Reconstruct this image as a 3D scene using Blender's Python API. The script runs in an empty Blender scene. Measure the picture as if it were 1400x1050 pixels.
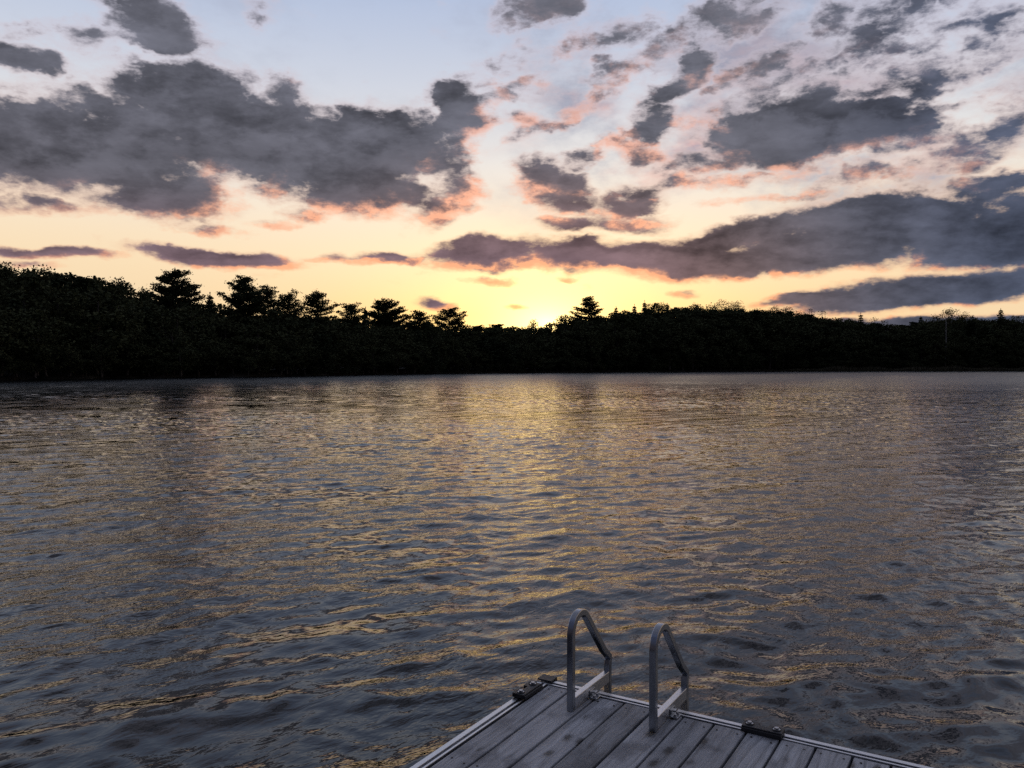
import bpy, bmesh, math, random
import numpy as np
from mathutils import Vector, Matrix

random.seed(7)
rng = np.random.default_rng(7)
sc = bpy.context.scene
col = sc.collection
R = math.radians

# ------------------------------------------------------------------ camera
F = 1110.0                      # focal length in pixels of the 1400 x 1050 photograph
TH = math.atan(25.0 / F)        # the camera looks down by this much
DECK_Z = 0.42                   # deck above the water (water surface: z = 0)
CAM_Z = DECK_Z + 1.60
cam_d = bpy.data.cameras.new('camera')
cam = bpy.data.objects.new('camera', cam_d)
col.objects.link(cam)
cam_d.sensor_width = 36.0
cam_d.lens = 36.0 * F / 1400.0
cam_d.clip_start, cam_d.clip_end = 0.05, 9000.0
cam.location = (0, 0, CAM_Z)
cam.rotation_euler = (R(90) - TH, 0, 0)
sc.camera = cam


def pix_dir(u, v):
    x, y = (u - 700) / F, -(v - 525) / F
    d = np.array([x, math.cos(TH) + y * math.sin(TH), -math.sin(TH) + y * math.cos(TH)])
    return d / np.linalg.norm(d)


def azel(u, v):
    d = pix_dir(u, v)
    return math.atan2(d[0], d[1]), math.asin(d[2])


def lin(c):
    out = []
    for v in c:
        v = v / 255.0
        out.append(v / 12.92 if v <= 0.04045 else ((v + 0.055) / 1.055) ** 2.4)
    return tuple(out)


# ------------------------------------------------------------------ object helpers
def tag(o, label=None, cat=None, group=None, kind=None):
    if label: o['label'] = label
    if cat: o['category'] = cat
    if group: o['group'] = group
    if kind: o['kind'] = kind
    return o


def empty(name, loc=(0, 0, 0), rz=0.0):
    o = bpy.data.objects.new(name, None)
    col.objects.link(o)
    o.location = loc
    o.rotation_euler = (0, 0, rz)
    o.empty_display_size = 0.2
    return o


def link_mesh(name, me, mat, parent=None, loc=None, smooth=False):
    if mat is not None:
        me.materials.append(mat)
    o = bpy.data.objects.new(name, me)
    col.objects.link(o)
    if parent: o.parent = parent
    if loc is not None: o.location = loc
    if smooth:
        me.polygons.foreach_set('use_smooth', np.ones(len(me.polygons), bool))
    return o


def np_mesh(name, co, quads=None, tris=None):
    """mesh from numpy arrays"""
    me = bpy.data.meshes.new(name)
    co = np.asarray(co, np.float32)
    nq = 0 if quads is None else len(quads)
    nt = 0 if tris is None else len(tris)
    me.vertices.add(len(co))
    me.vertices.foreach_set('co', co.ravel())
    loops = []
    if nq: loops.append(np.asarray(quads, np.int32).ravel())
    if nt: loops.append(np.asarray(tris, np.int32).ravel())
    lo = np.concatenate(loops)
    me.loops.add(len(lo))
    me.loops.foreach_set('vertex_index', lo)
    me.polygons.add(nq + nt)
    st = np.concatenate([np.arange(nq) * 4, nq * 4 + np.arange(nt) * 3]).astype(np.int32)
    me.polygons.foreach_set('loop_start', st)
    me.update(calc_edges=True)
    me.validate()
    return me


def add_box(bm, lo, hi, bevel=0.0):
    m = Matrix.Translation([(a + b) / 2 for a, b in zip(lo, hi)]) @ Matrix.Diagonal([b - a for a, b in zip(lo, hi)] + [1])
    r = bmesh.ops.create_cube(bm, size=1, matrix=m)
    if bevel:
        es = list({e for v in r['verts'] for e in v.link_edges})
        bmesh.ops.bevel(bm, geom=es, offset=bevel, segments=2, affect='EDGES', profile=0.5)


def add_cyl(bm, c, r, h, seg=20, axis='Z', r2=None):
    m = Matrix.Translation(c)
    if axis == 'X': m = m @ Matrix.Rotation(R(90), 4, 'Y')
    if axis == 'Y': m = m @ Matrix.Rotation(R(90), 4, 'X')
    bmesh.ops.create_cone(bm, cap_ends=True, segments=seg, radius1=r, radius2=r if r2 is None else r2, depth=h, matrix=m)


def bm_obj(name, bm, mat, parent=None, smooth=False):
    me = bpy.data.meshes.new(name)
    bm.to_mesh(me)
    bm.free()
    return link_mesh(name, me, mat, parent, smooth=smooth)


# ------------------------------------------------------------------ node helpers
class NT:
    def __init__(self, tree):
        self.t = tree
        tree.nodes.clear()

    def n(self, typ, **kw):
        nd = self.t.nodes.new(typ)
        for k, v in kw.items():
            setattr(nd, k, v)
        return nd

    def put(self, sock, v):
        if isinstance(v, bpy.types.NodeSocket):
            self.t.links.new(v, sock)
        else:
            sock.default_value = v

    def m(self, op, a, b=None, c=None, clamp=False):
        nd = self.n('ShaderNodeMath', operation=op, use_clamp=clamp)
        for i, v in enumerate((a, b, c)):
            if v is not None: self.put(nd.inputs[i], v)
        return nd.outputs[0]

    def v(self, op, a, b=None, scale=None):
        nd = self.n('ShaderNodeVectorMath', operation=op)
        self.put(nd.inputs[0], a)
        if b is not None: self.put(nd.inputs[1], b)
        if scale is not None: self.put(nd.inputs['Scale'], scale)
        return nd.outputs['Value'] if op in ('DOT_PRODUCT', 'LENGTH', 'DISTANCE') else nd.outputs['Vector']

    def ss(self, x, a, b, lo=0.0, hi=1.0):
        nd = self.n('ShaderNodeMapRange', interpolation_type='SMOOTHSTEP')
        self.put(nd.inputs['Value'], x)
        self.put(nd.inputs['From Min'], a); self.put(nd.inputs['From Max'], b)
        self.put(nd.inputs['To Min'], lo); self.put(nd.inputs['To Max'], hi)
        return nd.outputs['Result']

    def noise(self, vec, scale, detail=4, rough=0.55, out='Fac', dim='3D', dist=0.0):
        nd = self.n('ShaderNodeTexNoise', noise_dimensions=dim)
        self.put(nd.inputs['Vector'], vec)
        nd.inputs['Scale'].default_value = scale
        nd.inputs['Detail'].default_value = detail
        nd.inputs['Roughness'].default_value = rough
        nd.inputs['Distortion'].default_value = dist
        return nd.outputs[out]

    def mix(self, f, a, b, blend='MIX'):
        nd = self.n('ShaderNodeMix', data_type='RGBA', blend_type=blend)
        self.put(nd.inputs[0], f)
        for s, v in ((nd.inputs[6], a), (nd.inputs[7], b)):
            if isinstance(v, (tuple, list)) and len(v) == 3: v = (*v, 1.0)
            self.put(s, v)
        return nd.outputs[2]

    def ramp(self, x, stops, interp='LINEAR'):
        nd = self.n('ShaderNodeValToRGB')
        cr = nd.color_ramp
        cr.interpolation = interp
        while len(cr.elements) < len(stops): cr.elements.new(0.5)
        for e, (p, c) in zip(cr.elements, stops):
            e.position = p
            e.color = (*c, 1.0) if len(c) == 3 else c
        self.put(nd.inputs[0], x)
        return nd.outputs[0]

    def xyz(self, v):
        nd = self.n('ShaderNodeSeparateXYZ')
        self.put(nd.inputs[0], v)
        return nd.outputs

    def comb(self, x, y, z):
        nd = self.n('ShaderNodeCombineXYZ')
        for s, v in zip(nd.inputs, (x, y, z)): self.put(s, v)
        return nd.outputs[0]


def material(name):
    mt = bpy.data.materials.new(name)
    mt.use_nodes = True
    g = NT(mt.node_tree)
    out = g.n('ShaderNodeOutputMaterial')
    p = g.n('ShaderNodeBsdfPrincipled')
    g.t.links.new(p.outputs[0], out.inputs['Surface'])
    return mt, g, p


def bump(g, p, h, strength=0.3, dist=0.01):
    b = g.n('ShaderNodeBump')
    g.put(b.inputs['Height'], h)
    b.inputs['Strength'].default_value = strength
    b.inputs['Distance'].default_value = dist
    g.t.links.new(b.outputs[0], p.inputs['Normal'])


# ------------------------------------------------------------------ sky (world) and sun
SUN_AZ, SUN_EL = azel(748, 441)          # where the sky is brightest
# clouds: (px, py, half width px, half height px, tilt deg (+ = right end up), strength)
CLOUDS = [
    # the long dark bank on the left
    (90, 190, 260, 66, -2, 1.5), (330, 182, 230, 68, -2, 1.6), (505, 195, 150, 56, 0, 1.5),
    (625, 160, 56, 44, 10, 1.2), (500, 255, 120, 36, -4, 1.2), (610, 258, 54, 36, 20, 0.9), (0, 225, 130, 30, 0, 0.9),
    # upper left
    (205, 40, 84, 40, -18, 1.3), (30, 83, 62, 20, -6, 1.1), (95, 45, 80, 20, 0, 0.35),
    # broken pieces under the bank
    (215, 272, 115, 26, 0, 1.3), (50, 272, 90, 16, 0, 0.8), (415, 287, 34, 12, 0, 0.8), (270, 306, 60, 8, -6, 0.45), (370, 300, 30, 6, 0, .35),
    # low strips
    (75, 344, 92, 10, -1, 1.2), (312, 352, 118, 15, -2, 1.5), (470, 354, 60, 7, 0, 0.7), (535, 351, 54, 10, 0, 1.1),
    (665, 350, 95, 20, 2, 1.4), (45, 360, 40, 6, -4, 0.6),
    # middle
    (765, 258, 60, 24, -10, 1.2), (862, 272, 62, 22, 12, 1.2), (830, 302, 90, 12, 0, 0.8),
    # right bank
    (1110, 176, 170, 44, -3, 2.1), (1095, 140, 130, 28, -6, 0.8), (1215, 195, 70, 20, 0, 1.0),
    (1235, 300, 190, 46, 0, 1.5), (1360, 322, 150, 50, 0, 1.6), (1050, 318, 150, 22, 4, 1.3), (890, 350, 150, 23, -3, 1.6),
    (780, 344, 80, 25, 0, 1.4), (985, 364, 150, 20, 0, 1.5), (1120, 345, 150, 30, 0, 1.5),
    (1290, 397, 245, 25, 4, 1.7), (1130, 408, 110, 9, 4, 1.3), (1400, 385, 120, 22, 4, 1.5), (1290, 448, 240, 14, 1, 1.5), (1480, 445, 120, 16, 0, 1.4),
    # upper middle and right
    (742, 16, 62, 24, 0, 1.0), (965, 40, 130, 34, 26, 0.5), (935, 102, 66, 20, 28, 1.05), (895, 165, 36, 30, -20, 0.9), (880, 200, 40, 22, -30, .7),
    (755, 165, 92, 12, 26, 0.6), (860, 48, 46, 20, 30, 0.6), (700, 125, 66, 18, 10, 0.55), (1010, 20, 90, 24, 15, 0.8),
    (1040, 238, 110, 12, 6, 0.5), (1190, 240, 90, 10, 6, .45), (930, 250, 60, 9, 10, 0.5), (1385, 132, 70, 22, 0, 0.6),
    (1180, 45, 150, 34, 10, 0.7), (1300, 80, 140, 24, 10, 0.6), (1350, 196, 110, 22, 5, 0.95), (1375, 258, 80, 12, 0, 0.8), (1250, 128, 60, 14, 10, 0.6),
    (1240, 10, 120, 20, 0, .5), (1385, 20, 60, 20, 20, .6), (720, 165, 50, 10, 0, .35), (1120, 85, 120, 14, 20, .45),
    # thin grey streaks between the larger pieces, upper middle and right
    (1095, 62, 110, 24, 20, .65), (1215, 75, 80, 18, 10, .6), (838, 112, 66, 15, 20, .55), (1310, 30, 90, 22, 15, .65), (800, 66, 56, 16, 12, .5), (690, 78, 50, 14, 8, .4),
    (1010, 95, 60, 16, 26, .6), (1170, 128, 110, 14, 5, .6), (960, 215, 70, 14, 12, .55), (1290, 150, 70, 14, 5, .6), (1300, 228, 90, 12, 5, .6), (800, 215, 60, 12, 26, .55), (1060, 268, 90, 8, 8, .5),
    # crumbs over the trees
    (597, 420, 28, 7, -4, .75), (705, 424, 14, 4, 0, .55), (668, 383, 34, 6, 0, .6), (934, 399, 22, 5, 0, .55), (772, 378, 14, 4, 0, .5), (362, 28, 22, 14, 0, .35),
]


def build_world():
    w = bpy.data.worlds.new('World')
    sc.world = w
    w.use_nodes = True

    # node group: cloud density at an (azimuth, elevation) point
    grp = bpy.data.node_groups.new('cloud_density', 'ShaderNodeTree')
    grp.interface.new_socket('P', in_out='INPUT', socket_type='NodeSocketVector')
    grp.interface.new_socket('D', in_out='OUTPUT', socket_type='NodeSocketFloat')
    g = NT(grp)
    gi, go = g.n('NodeGroupInput'), g.n('NodeGroupOutput')
    P = gi.outputs[0]
    sq = g.v('MULTIPLY', P, (1.0, 1.7, 1.0))
    w1 = g.v('SUBTRACT', g.noise(sq, 9.0, 2, 0.5, 'Color'), (0.5, 0.5, 0.5))
    w2 = g.v('SUBTRACT', g.noise(sq, 34.0, 3, 0.6, 'Color'), (0.5, 0.5, 0.5))
    # the warp shrinks towards the horizon, where clouds are seen edge-on
    el = g.xyz(P)[1]
    k = g.ss(el, 0.02, 0.28, 0.38, 1.0)
    wp = g.v('ADD', g.v('SCALE', g.v('MULTIPLY', w1, (0.085, 0.06, 0)), scale=k), g.v('SCALE', g.v('MULTIPLY', w2, (0.034, 0.024, 0)), scale=k))
    Q = g.v('ADD', P, wp)
    qx, qy, _ = g.xyz(Q)
    # a tilted piece is measured in a sheared copy of the coordinates; a few tilts are shared by all
    shear = {t: (qy if t == 0 else g.m('MULTIPLY_ADD', qx, -math.tan(R(t)), qy)) for t in (0, 5, 12, 26, -3, -12)}
    acc = None
    for (px, py, hw, hh, tilt, s) in CLOUDS:
        a, e = azel(px, py)
        c = math.cos(a)
        t = min(shear, key=lambda k: abs(k - tilt))
        rx, ry = hw / F * c * c * 1.12 * math.cos(R(t)), hh / F * c * 1.12 / math.cos(R(t))
        # the running maximum rides along as z (scaled by 0) so that the pieces are evaluated one after another
        q = g.comb(qx, shear[t], 0.0 if acc is None else acc)
        nd = g.n('ShaderNodeVectorMath', operation='MULTIPLY_ADD')
        g.put(nd.inputs[0], q)
        nd.inputs[1].default_value = (1 / rx, 1 / ry, 0)
        nd.inputs[2].default_value = (-a / rx, -(e - math.tan(R(t)) * a) / ry, 0)
        b = g.m('MULTIPLY_ADD', g.v('DOT_PRODUCT', nd.outputs[0], nd.outputs[0]), -s * 1.45, s * 1.45)
        acc = b if acc is None else g.m('SMOOTH_MAX', acc, b, 0.25)
    acc = g.m('MAXIMUM', acc, -0.9)
    # other clouds high overhead and out of the picture
    hi = g.noise(sq, 3.2, 4, 0.5)
    over = g.m('MULTIPLY', g.ss(el, 0.46, 0.62), g.m('MULTIPLY_ADD', hi, 7.0, -3.3))
    az = g.m('ABSOLUTE', g.xyz(P)[0])
    side = g.m('MULTIPLY', g.ss(az, 0.62, 0.75), g.m('MULTIPLY_ADD', hi, 6.0, -2.8))
    acc = g.m('MAXIMUM', acc, g.m('MAXIMUM', g.m('SUBTRACT', over, g.ss(el, .46, .62, .9, 0)), g.m('SUBTRACT', side, g.ss(az, .62, .75, .9, 0))))
    n1 = g.noise(g.v('MULTIPLY', P, (1.0, 2.3, 1.0)), 14.0, 6, 0.66)
    # rounded billows
    vo = g.n('ShaderNodeTexVoronoi', feature='F1', voronoi_dimensions='2D')
    g.put(vo.inputs['Vector'], g.v('ADD', g.v('MULTIPLY', Q, (1.0, 1.8, 1.0)), g.v('SCALE', w2, scale=0.03)))
    vo.inputs['Scale'].default_value = 18.0
    vo.inputs['Detail'].default_value = 1.6
    vo.inputs['Roughness'].default_value = 0.55
    d = g.m('ADD', acc, g.m('MULTIPLY_ADD', n1, 3.3, -1.65))
    d = g.m('ADD', d, g.m('MULTIPLY', g.m('MULTIPLY_ADD', vo.outputs['Distance'], -1.0, 0.58), k))
    g.put(go.inputs[0], d)

    g = NT(w.node_tree)
    out = g.n('ShaderNodeOutputWorld')
    bg = g.n('ShaderNodeBackground')
    g.t.links.new(bg.outputs[0], out.inputs[0])
    d = g.v('NORMALIZE', g.n('ShaderNodeTexCoord').outputs['Generated'])
    x, y, z = g.xyz(d)
    el = g.m('ARCSINE', z)
    az = g.m('ARCTAN2', x, y)
    P = g.comb(az, el, 0.0)

    def ep(py): return max(0.0, min(1.0, (math.atan((500 - py) / F) / R(90)) ** 0.5))
    t = g.m('POWER', g.m('MAXIMUM', g.m('DIVIDE', el, R(90)), 0.0), 0.5)
    # clear sky by height above the horizon
    base = g.ramp(t, [(0.0, lin((252, 200, 122))), (ep(430), lin((255, 213, 146))), (ep(370), lin((253, 226, 184))), (ep(300), lin((245, 229, 207))),
                      (ep(220), lin((228, 226, 224))), (ep(120), lin((204, 210, 223))), (ep(0), lin((178, 192, 219))), (ep(-170), lin((160, 176, 210))), (ep(-500), lin((136, 145, 169))), (1.0, lin((102, 109, 130)))])
    nish = g.n('ShaderNodeTexSky', sky_type='NISHITA', sun_disc=False)
    nish.sun_elevation = R(1.4)
    nish.sun_rotation = SUN_AZ
    nish.air_density, nish.dust_density, nish.ozone_density = 1.0, 1.6, 1.0
    nsc = g.v('SCALE', nish.outputs[0], scale=0.10)
    base = g.mix(0.06, base, nsc)
    # glow round the sun
    dx = g.m('SUBTRACT', az, SUN_AZ)
    dz = g.m('MULTIPLY', g.m('SUBTRACT', el, SUN_EL), 1.9)
    r = g.m('SQRT', g.m('ADD', g.m('MULTIPLY', dx, dx), g.m('MULTIPLY', dz, dz)))
    g1 = g.m('POWER', 2.718, g.m('MULTIPLY', r, -12.5))
    g2 = g.m('POWER', 2.718, g.m('MULTIPLY', r, -28.0))
    g3 = g.m('POWER', 2.718, g.m('MULTIPLY', r, -10.0))
    base = g.mix(g.m('MULTIPLY', g1, 0.75, clamp=True), base, (1.05, 0.87, 0.32))
    base = g.v('ADD', base, g.v('SCALE', (1.15, 0.68, 0.18), scale=g3))
    base = g.v('ADD', base, g.v('SCALE', (0.9, 0.75, 0.42), scale=g2))
    # creamier and greyer off to the sides of the glow
    offside = g.m('MULTIPLY', g.ss(g.m('ABSOLUTE', dx), 0.12, 0.55), g.ss(el, 0.22, 0.06, 0.0, 0.75))
    base = g.mix(offside, base, lin((236, 212, 178)))
    # away from the sunset the sky is much dimmer and bluer
    away = g.ss(g.m('COSINE', g.m('SUBTRACT', az, SUN_AZ)), 0.75, -0.5)
    away = g.m('MULTIPLY', away, g.ss(el, 1.4, 0.9))
    base = g.mix(away, base, g.mix(g.ss(el, 0.1, 1.0), lin((38, 43, 58)), lin((84, 97, 132))))

    # clouds
    S = (SUN_AZ, SUN_EL - 0.03, 0.0)
    to = g.v('NORMALIZE', g.v('SUBTRACT', S, P))
    def dens(p):
        nd = g.n('ShaderNodeGroup')
        nd.node_tree = grp
        g.put(nd.inputs[0], p)
        return nd.outputs[0]
    D0 = dens(P)
    D1 = dens(g.v('ADD', P, g.v('SCALE', to, scale=g.ss(el, 0.08, 0.26, 0.011, 0.030))))
    alpha = g.ss(D0, -0.70, 1.0)
    thick = g.ss(D0, -0.05, 1.0)
    # sunlight reaches a cloud where little cloud stands between it and the sun
    lit = g.m('MULTIPLY', g.ss(g.m('SUBTRACT', D0, D1), -0.25, 0.9), g.ss(D1, 0.9, -0.45))
    lit = g.m('MULTIPLY', lit, g.ss(D0, 1.7, 0.7))
    brk = g.noise(g.v('MULTIPLY', P, (1.0, 1.6, 1.0)), 30.0, 4, 0.65)
    lit = g.m('MULTIPLY', lit, g.ss(brk, 0.36, 0.60, 0.25, 1.15))
    # shade side: slate, a little mauve low down, bluer far from the sun on the right
    far = g.ss(r, 0.08, 0.45)
    shade = g.mix(far, lin((132, 104, 100)), g.mix(g.ss(el, 0.05, 0.35), lin((98, 94, 100)), lin((99, 100, 111))))
    shade = g.mix(g.ss(az, 0.25, 0.6), shade, lin((78, 85, 104)))
    tex = g.noise(g.v('MULTIPLY', P, (1.0, 2.4, 1.0)), 10.0, 5, 0.60)
    shade = g.mix(g.m('MULTIPLY', g.ss(el, 0.22, 0.10), g.ss(az, 0.30, 0.05)), shade, lin((124, 102, 110)))
    puff = g.m('ADD', g.m('MULTIPLY', tex, 1.7), g.m('MULTIPLY', g.ss(D0, 1.6, 0.2), 0.45))
    G = g.m('SUBTRACT', D0, D1)
    puff = g.m('ADD', puff, g.m('MULTIPLY', g.ss(G, -0.9, 0.9, -1, 1), 0.22))
    shade = g.v('SCALE', shade, scale=g.m('MULTIPLY_ADD', puff, 0.92, 0.04))
    thin = g.mix(g.ss(el, 0.05, 0.40), lin((236, 190, 150)), lin((196, 188, 200)))
    thin = g.mix(g.m('MULTIPLY', g.ss(r, 0.35, 0.0), .8), thin, (1.0, 0.62, 0.25))
    warm = g.mix(g.ss(el, 0.04, 0.36), (0.98, 0.42, 0.20), lin((243, 186, 168)))
    warm = g.mix(g.ss(r, 0.16, 0.0), warm, (1.1, 0.60, 0.20))
    cc = g.mix(thick, thin, shade)
    wide = g.ss(r, 0.75, 0.30)
    cc = g.mix(g.m('MULTIPLY', g.m('MULTIPLY', lit, g.ss(el, 0.24, 0.12, 0.85, 1.7), clamp=True), wide), cc, warm)
    cc = g.mix(g.m('MULTIPLY', away, 0.9), cc, lin((48, 52, 66)))
    cc = g.mix(g.m('MULTIPLY', g.ss(el, 0.5, 0.9), .7), cc, lin((62, 66, 82)))
    # a broken high veil on the right, pinkish towards the sun
    vp = g.v('MULTIPLY', P, (0.7, 1.3, 1.0))
    vn = g.noise(vp, 7.0, 6, 0.6)
    veil = g.m('MULTIPLY', g.m('MULTIPLY', g.ss(vn, 0.40, 0.64), g.ss(az, -0.08, 0.14)), g.ss(el, 0.13, 0.24))
    veil = g.m('ADD', g.m('MULTIPLY', veil, 0.95), g.m('MULTIPLY', g.m('MULTIPLY', g.ss(vn, 0.5, 0.75), 0.3), g.ss(el, .1, .3)))
    vc = g.mix(g.ss(g.noise(vp, 11.0, 5, 0.6), 0.45, 0.66), lin((150, 152, 170)), g.mix(wide, lin((150, 152, 170)), lin((236, 184, 172))))
    base = g.mix(veil, base, vc)
    sky = g.mix(alpha, base, cc)
    # below the horizon: dark ground
    sky = g.mix(g.ss(el, -0.01, -0.03), sky, (0.02, 0.02, 0.02))
    g.put(bg.inputs['Color'], sky)
    bg.inputs['Strength'].default_value = 1.08
    w.cycles.sampling_method = 'MANUAL'
    w.cycles.sample_map_resolution = 512


build_world()
sl = bpy.data.lights.new('sun', 'SUN')
sl.energy = 2.0
sl.angle = R(0.53)
sl.color = (1.0, 0.62, 0.32)
so = bpy.data.objects.new('sun', sl)
col.objects.link(so)
sd = Vector((math.sin(SUN_AZ) * math.cos(R(1.4)), math.cos(SUN_AZ) * math.cos(R(1.4)), math.sin(R(1.4))))
so.rotation_euler = (-sd).to_track_quat('-Z', 'Y').to_euler()
so.location = (0, 0, 60)

sc.view_settings.view_transform = 'Standard'
sc.view_settings.look = 'None'
sc.view_settings.exposure = 0.0
sc.view_settings.gamma = 1.0
sc.cycles.use_adaptive_sampling = True
sc.cycles.adaptive_threshold = 0.015
sc.cycles.use_denoising = False
sc.cycles.max_bounces = 4
sc.cycles.diffuse_bounces = 2
sc.cycles.glossy_bounces = 3
sc.cycles.caustics_reflective = False
sc.cycles.caustics_refractive = False

# ------------------------------------------------------------------ shore line and skyline
SHORE = [(-500, 70), (-300, 82), (-100, 102), (0, 112), (175, 131), (350, 150), (520, 186), (680, 224), (800, 246), (1040, 290), (1400, 302), (1700, 305), (2100, 300)]
SKYL = [(-500, 372), (-200, 370), (0, 369), (60, 369), (120, 374), (178, 389), (210, 402), (290, 412), (310, 420), (400, 428), (470, 433), (510, 435), (560, 438),
        (620, 442), (680, 444), (740, 446), (770, 438), (790, 434), (840, 425), (900, 421), (960, 419), (1040, 422), (1100, 427), (1135, 434),
        (1180, 437), (1221, 444), (1260, 439), (1290, 434), (1340, 434), (1400, 438), (1700, 440), (2100, 430)]
sx = np.array([(p - 700) / F for p, _ in SHORE]); sd_ = np.array([d for _, d in SHORE], float)
kx = np.array([(p - 700) / F for p, _ in SKYL]); kt = np.array([(500 - y) / F for _, y in SKYL])
HALF = 0.98                                   # tan of the modelled half angle


def shore_depth(t):
    t = np.asarray(t, float)
    return np.interp(t, sx, sd_) + 1.6 * np.sin(t * 61) + 1.0 * np.sin(t * 137 + 1) + .5 * np.sin(t * 353)


def sky_tan(t): return np.interp(t, kx, kt)


def ground_z(t, off):
    """land height `off` metres behind the shore"""
    D = np.interp(t, sx, sd_)
    top = CAM_Z + sky_tan(t) * (D + 32)
    rise = np.maximum(0.6, top - 15.0)
    s = np.clip(np.asarray(off, float) / 34.0, 0, 1)
    s = s * s * (3 - 2 * s)
    z = 0.28 + np.clip(off, 0, 3) * 0.10 + rise * s
    # beyond the first trees the land climbs to a ridge just under the treetops
    ridge = CAM_Z + 0.80 * sky_tan(t) * (D + 70) - z
    q = np.clip((np.asarray(off, float) - 30) / 40.0, 0, 1)
    return z + np.maximum(ridge, 0) * q * q * (3 - 2 * q)


# ------------------------------------------------------------------ terrain: lake bed and land, out to the horizon
def build_terrain():
    mt, g, p = material('forest_floor')
    oc = g.n('ShaderNodeTexCoord').outputs['Object']
    n = g.noise(oc, 0.5, 6, 0.6)
    g.put(p.inputs['Base Color'], g.ramp(n, [(0.3, (0.018, 0.014, 0.009)), (0.7, (0.04, 0.034, 0.02))]))
    p.inputs['Roughness'].default_value = 0.95
    offs = np.array([-60, -20, -6, -1.5, 0.0, .6, 1.5, 3, 5, 8, 12, 16, 20, 25, 30, 34, 40, 47, 55, 62, 70, 120, 250, 600], float)
    az = np.concatenate([np.radians(np.arange(-180, -45, 3.0)), np.radians(np.arange(-45, 45, 0.4)), np.radians(np.arange(45, 180, 3.0))])
    V = []
    for o in offs:
        t = np.clip(np.tan(np.clip(az, -0.82, 0.82)), -HALF, HALF)
        D = np.where(np.abs(az) < 0.79, shore_depth(t) / np.cos(np.clip(az, -.8, .8)), np.where(az > 0, 300 / math.cos(.78), 70 / math.cos(.78)))
        r = np.maximum(D + o, 3.0)
        z = np.where(o < 0, np.maximum(-2.5, o * 0.12), ground_z(t, max(o, 0)))
        if o >= 0: z = np.where(np.abs(az) > 0.8, np.minimum(z, 0.5 + 0.01 * min(o, 100)), z)
        if o > 200: z = z * 0.7
        V.append(np.stack([np.sin(az) * r, np.cos(az) * r, z], -1))
    V = np.concatenate([np.array([[0, 0, -2.5]])] + V)
    n_a, n_o = len(az), len(offs)
    i = np.arange(n_a); j = (i + 1) % n_a
    tris = np.stack([np.zeros(n_a, int), 1 + j, 1 + i], -1)
    q = []
    for k in range(n_o - 1):
        a, b = 1 + k * n_a, 1 + (k + 1) * n_a
        q.append(np.stack([a + i, a + j, b + j, b + i], -1))
    me = np_mesh('terrain', V, np.concatenate(q), tris)
    o = link_mesh('terrain', me, mt, smooth=True)
    tag(o, 'dark wooded ground rising behind the lake shore', 'terrain', kind='structure')


build_terrain()


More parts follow.
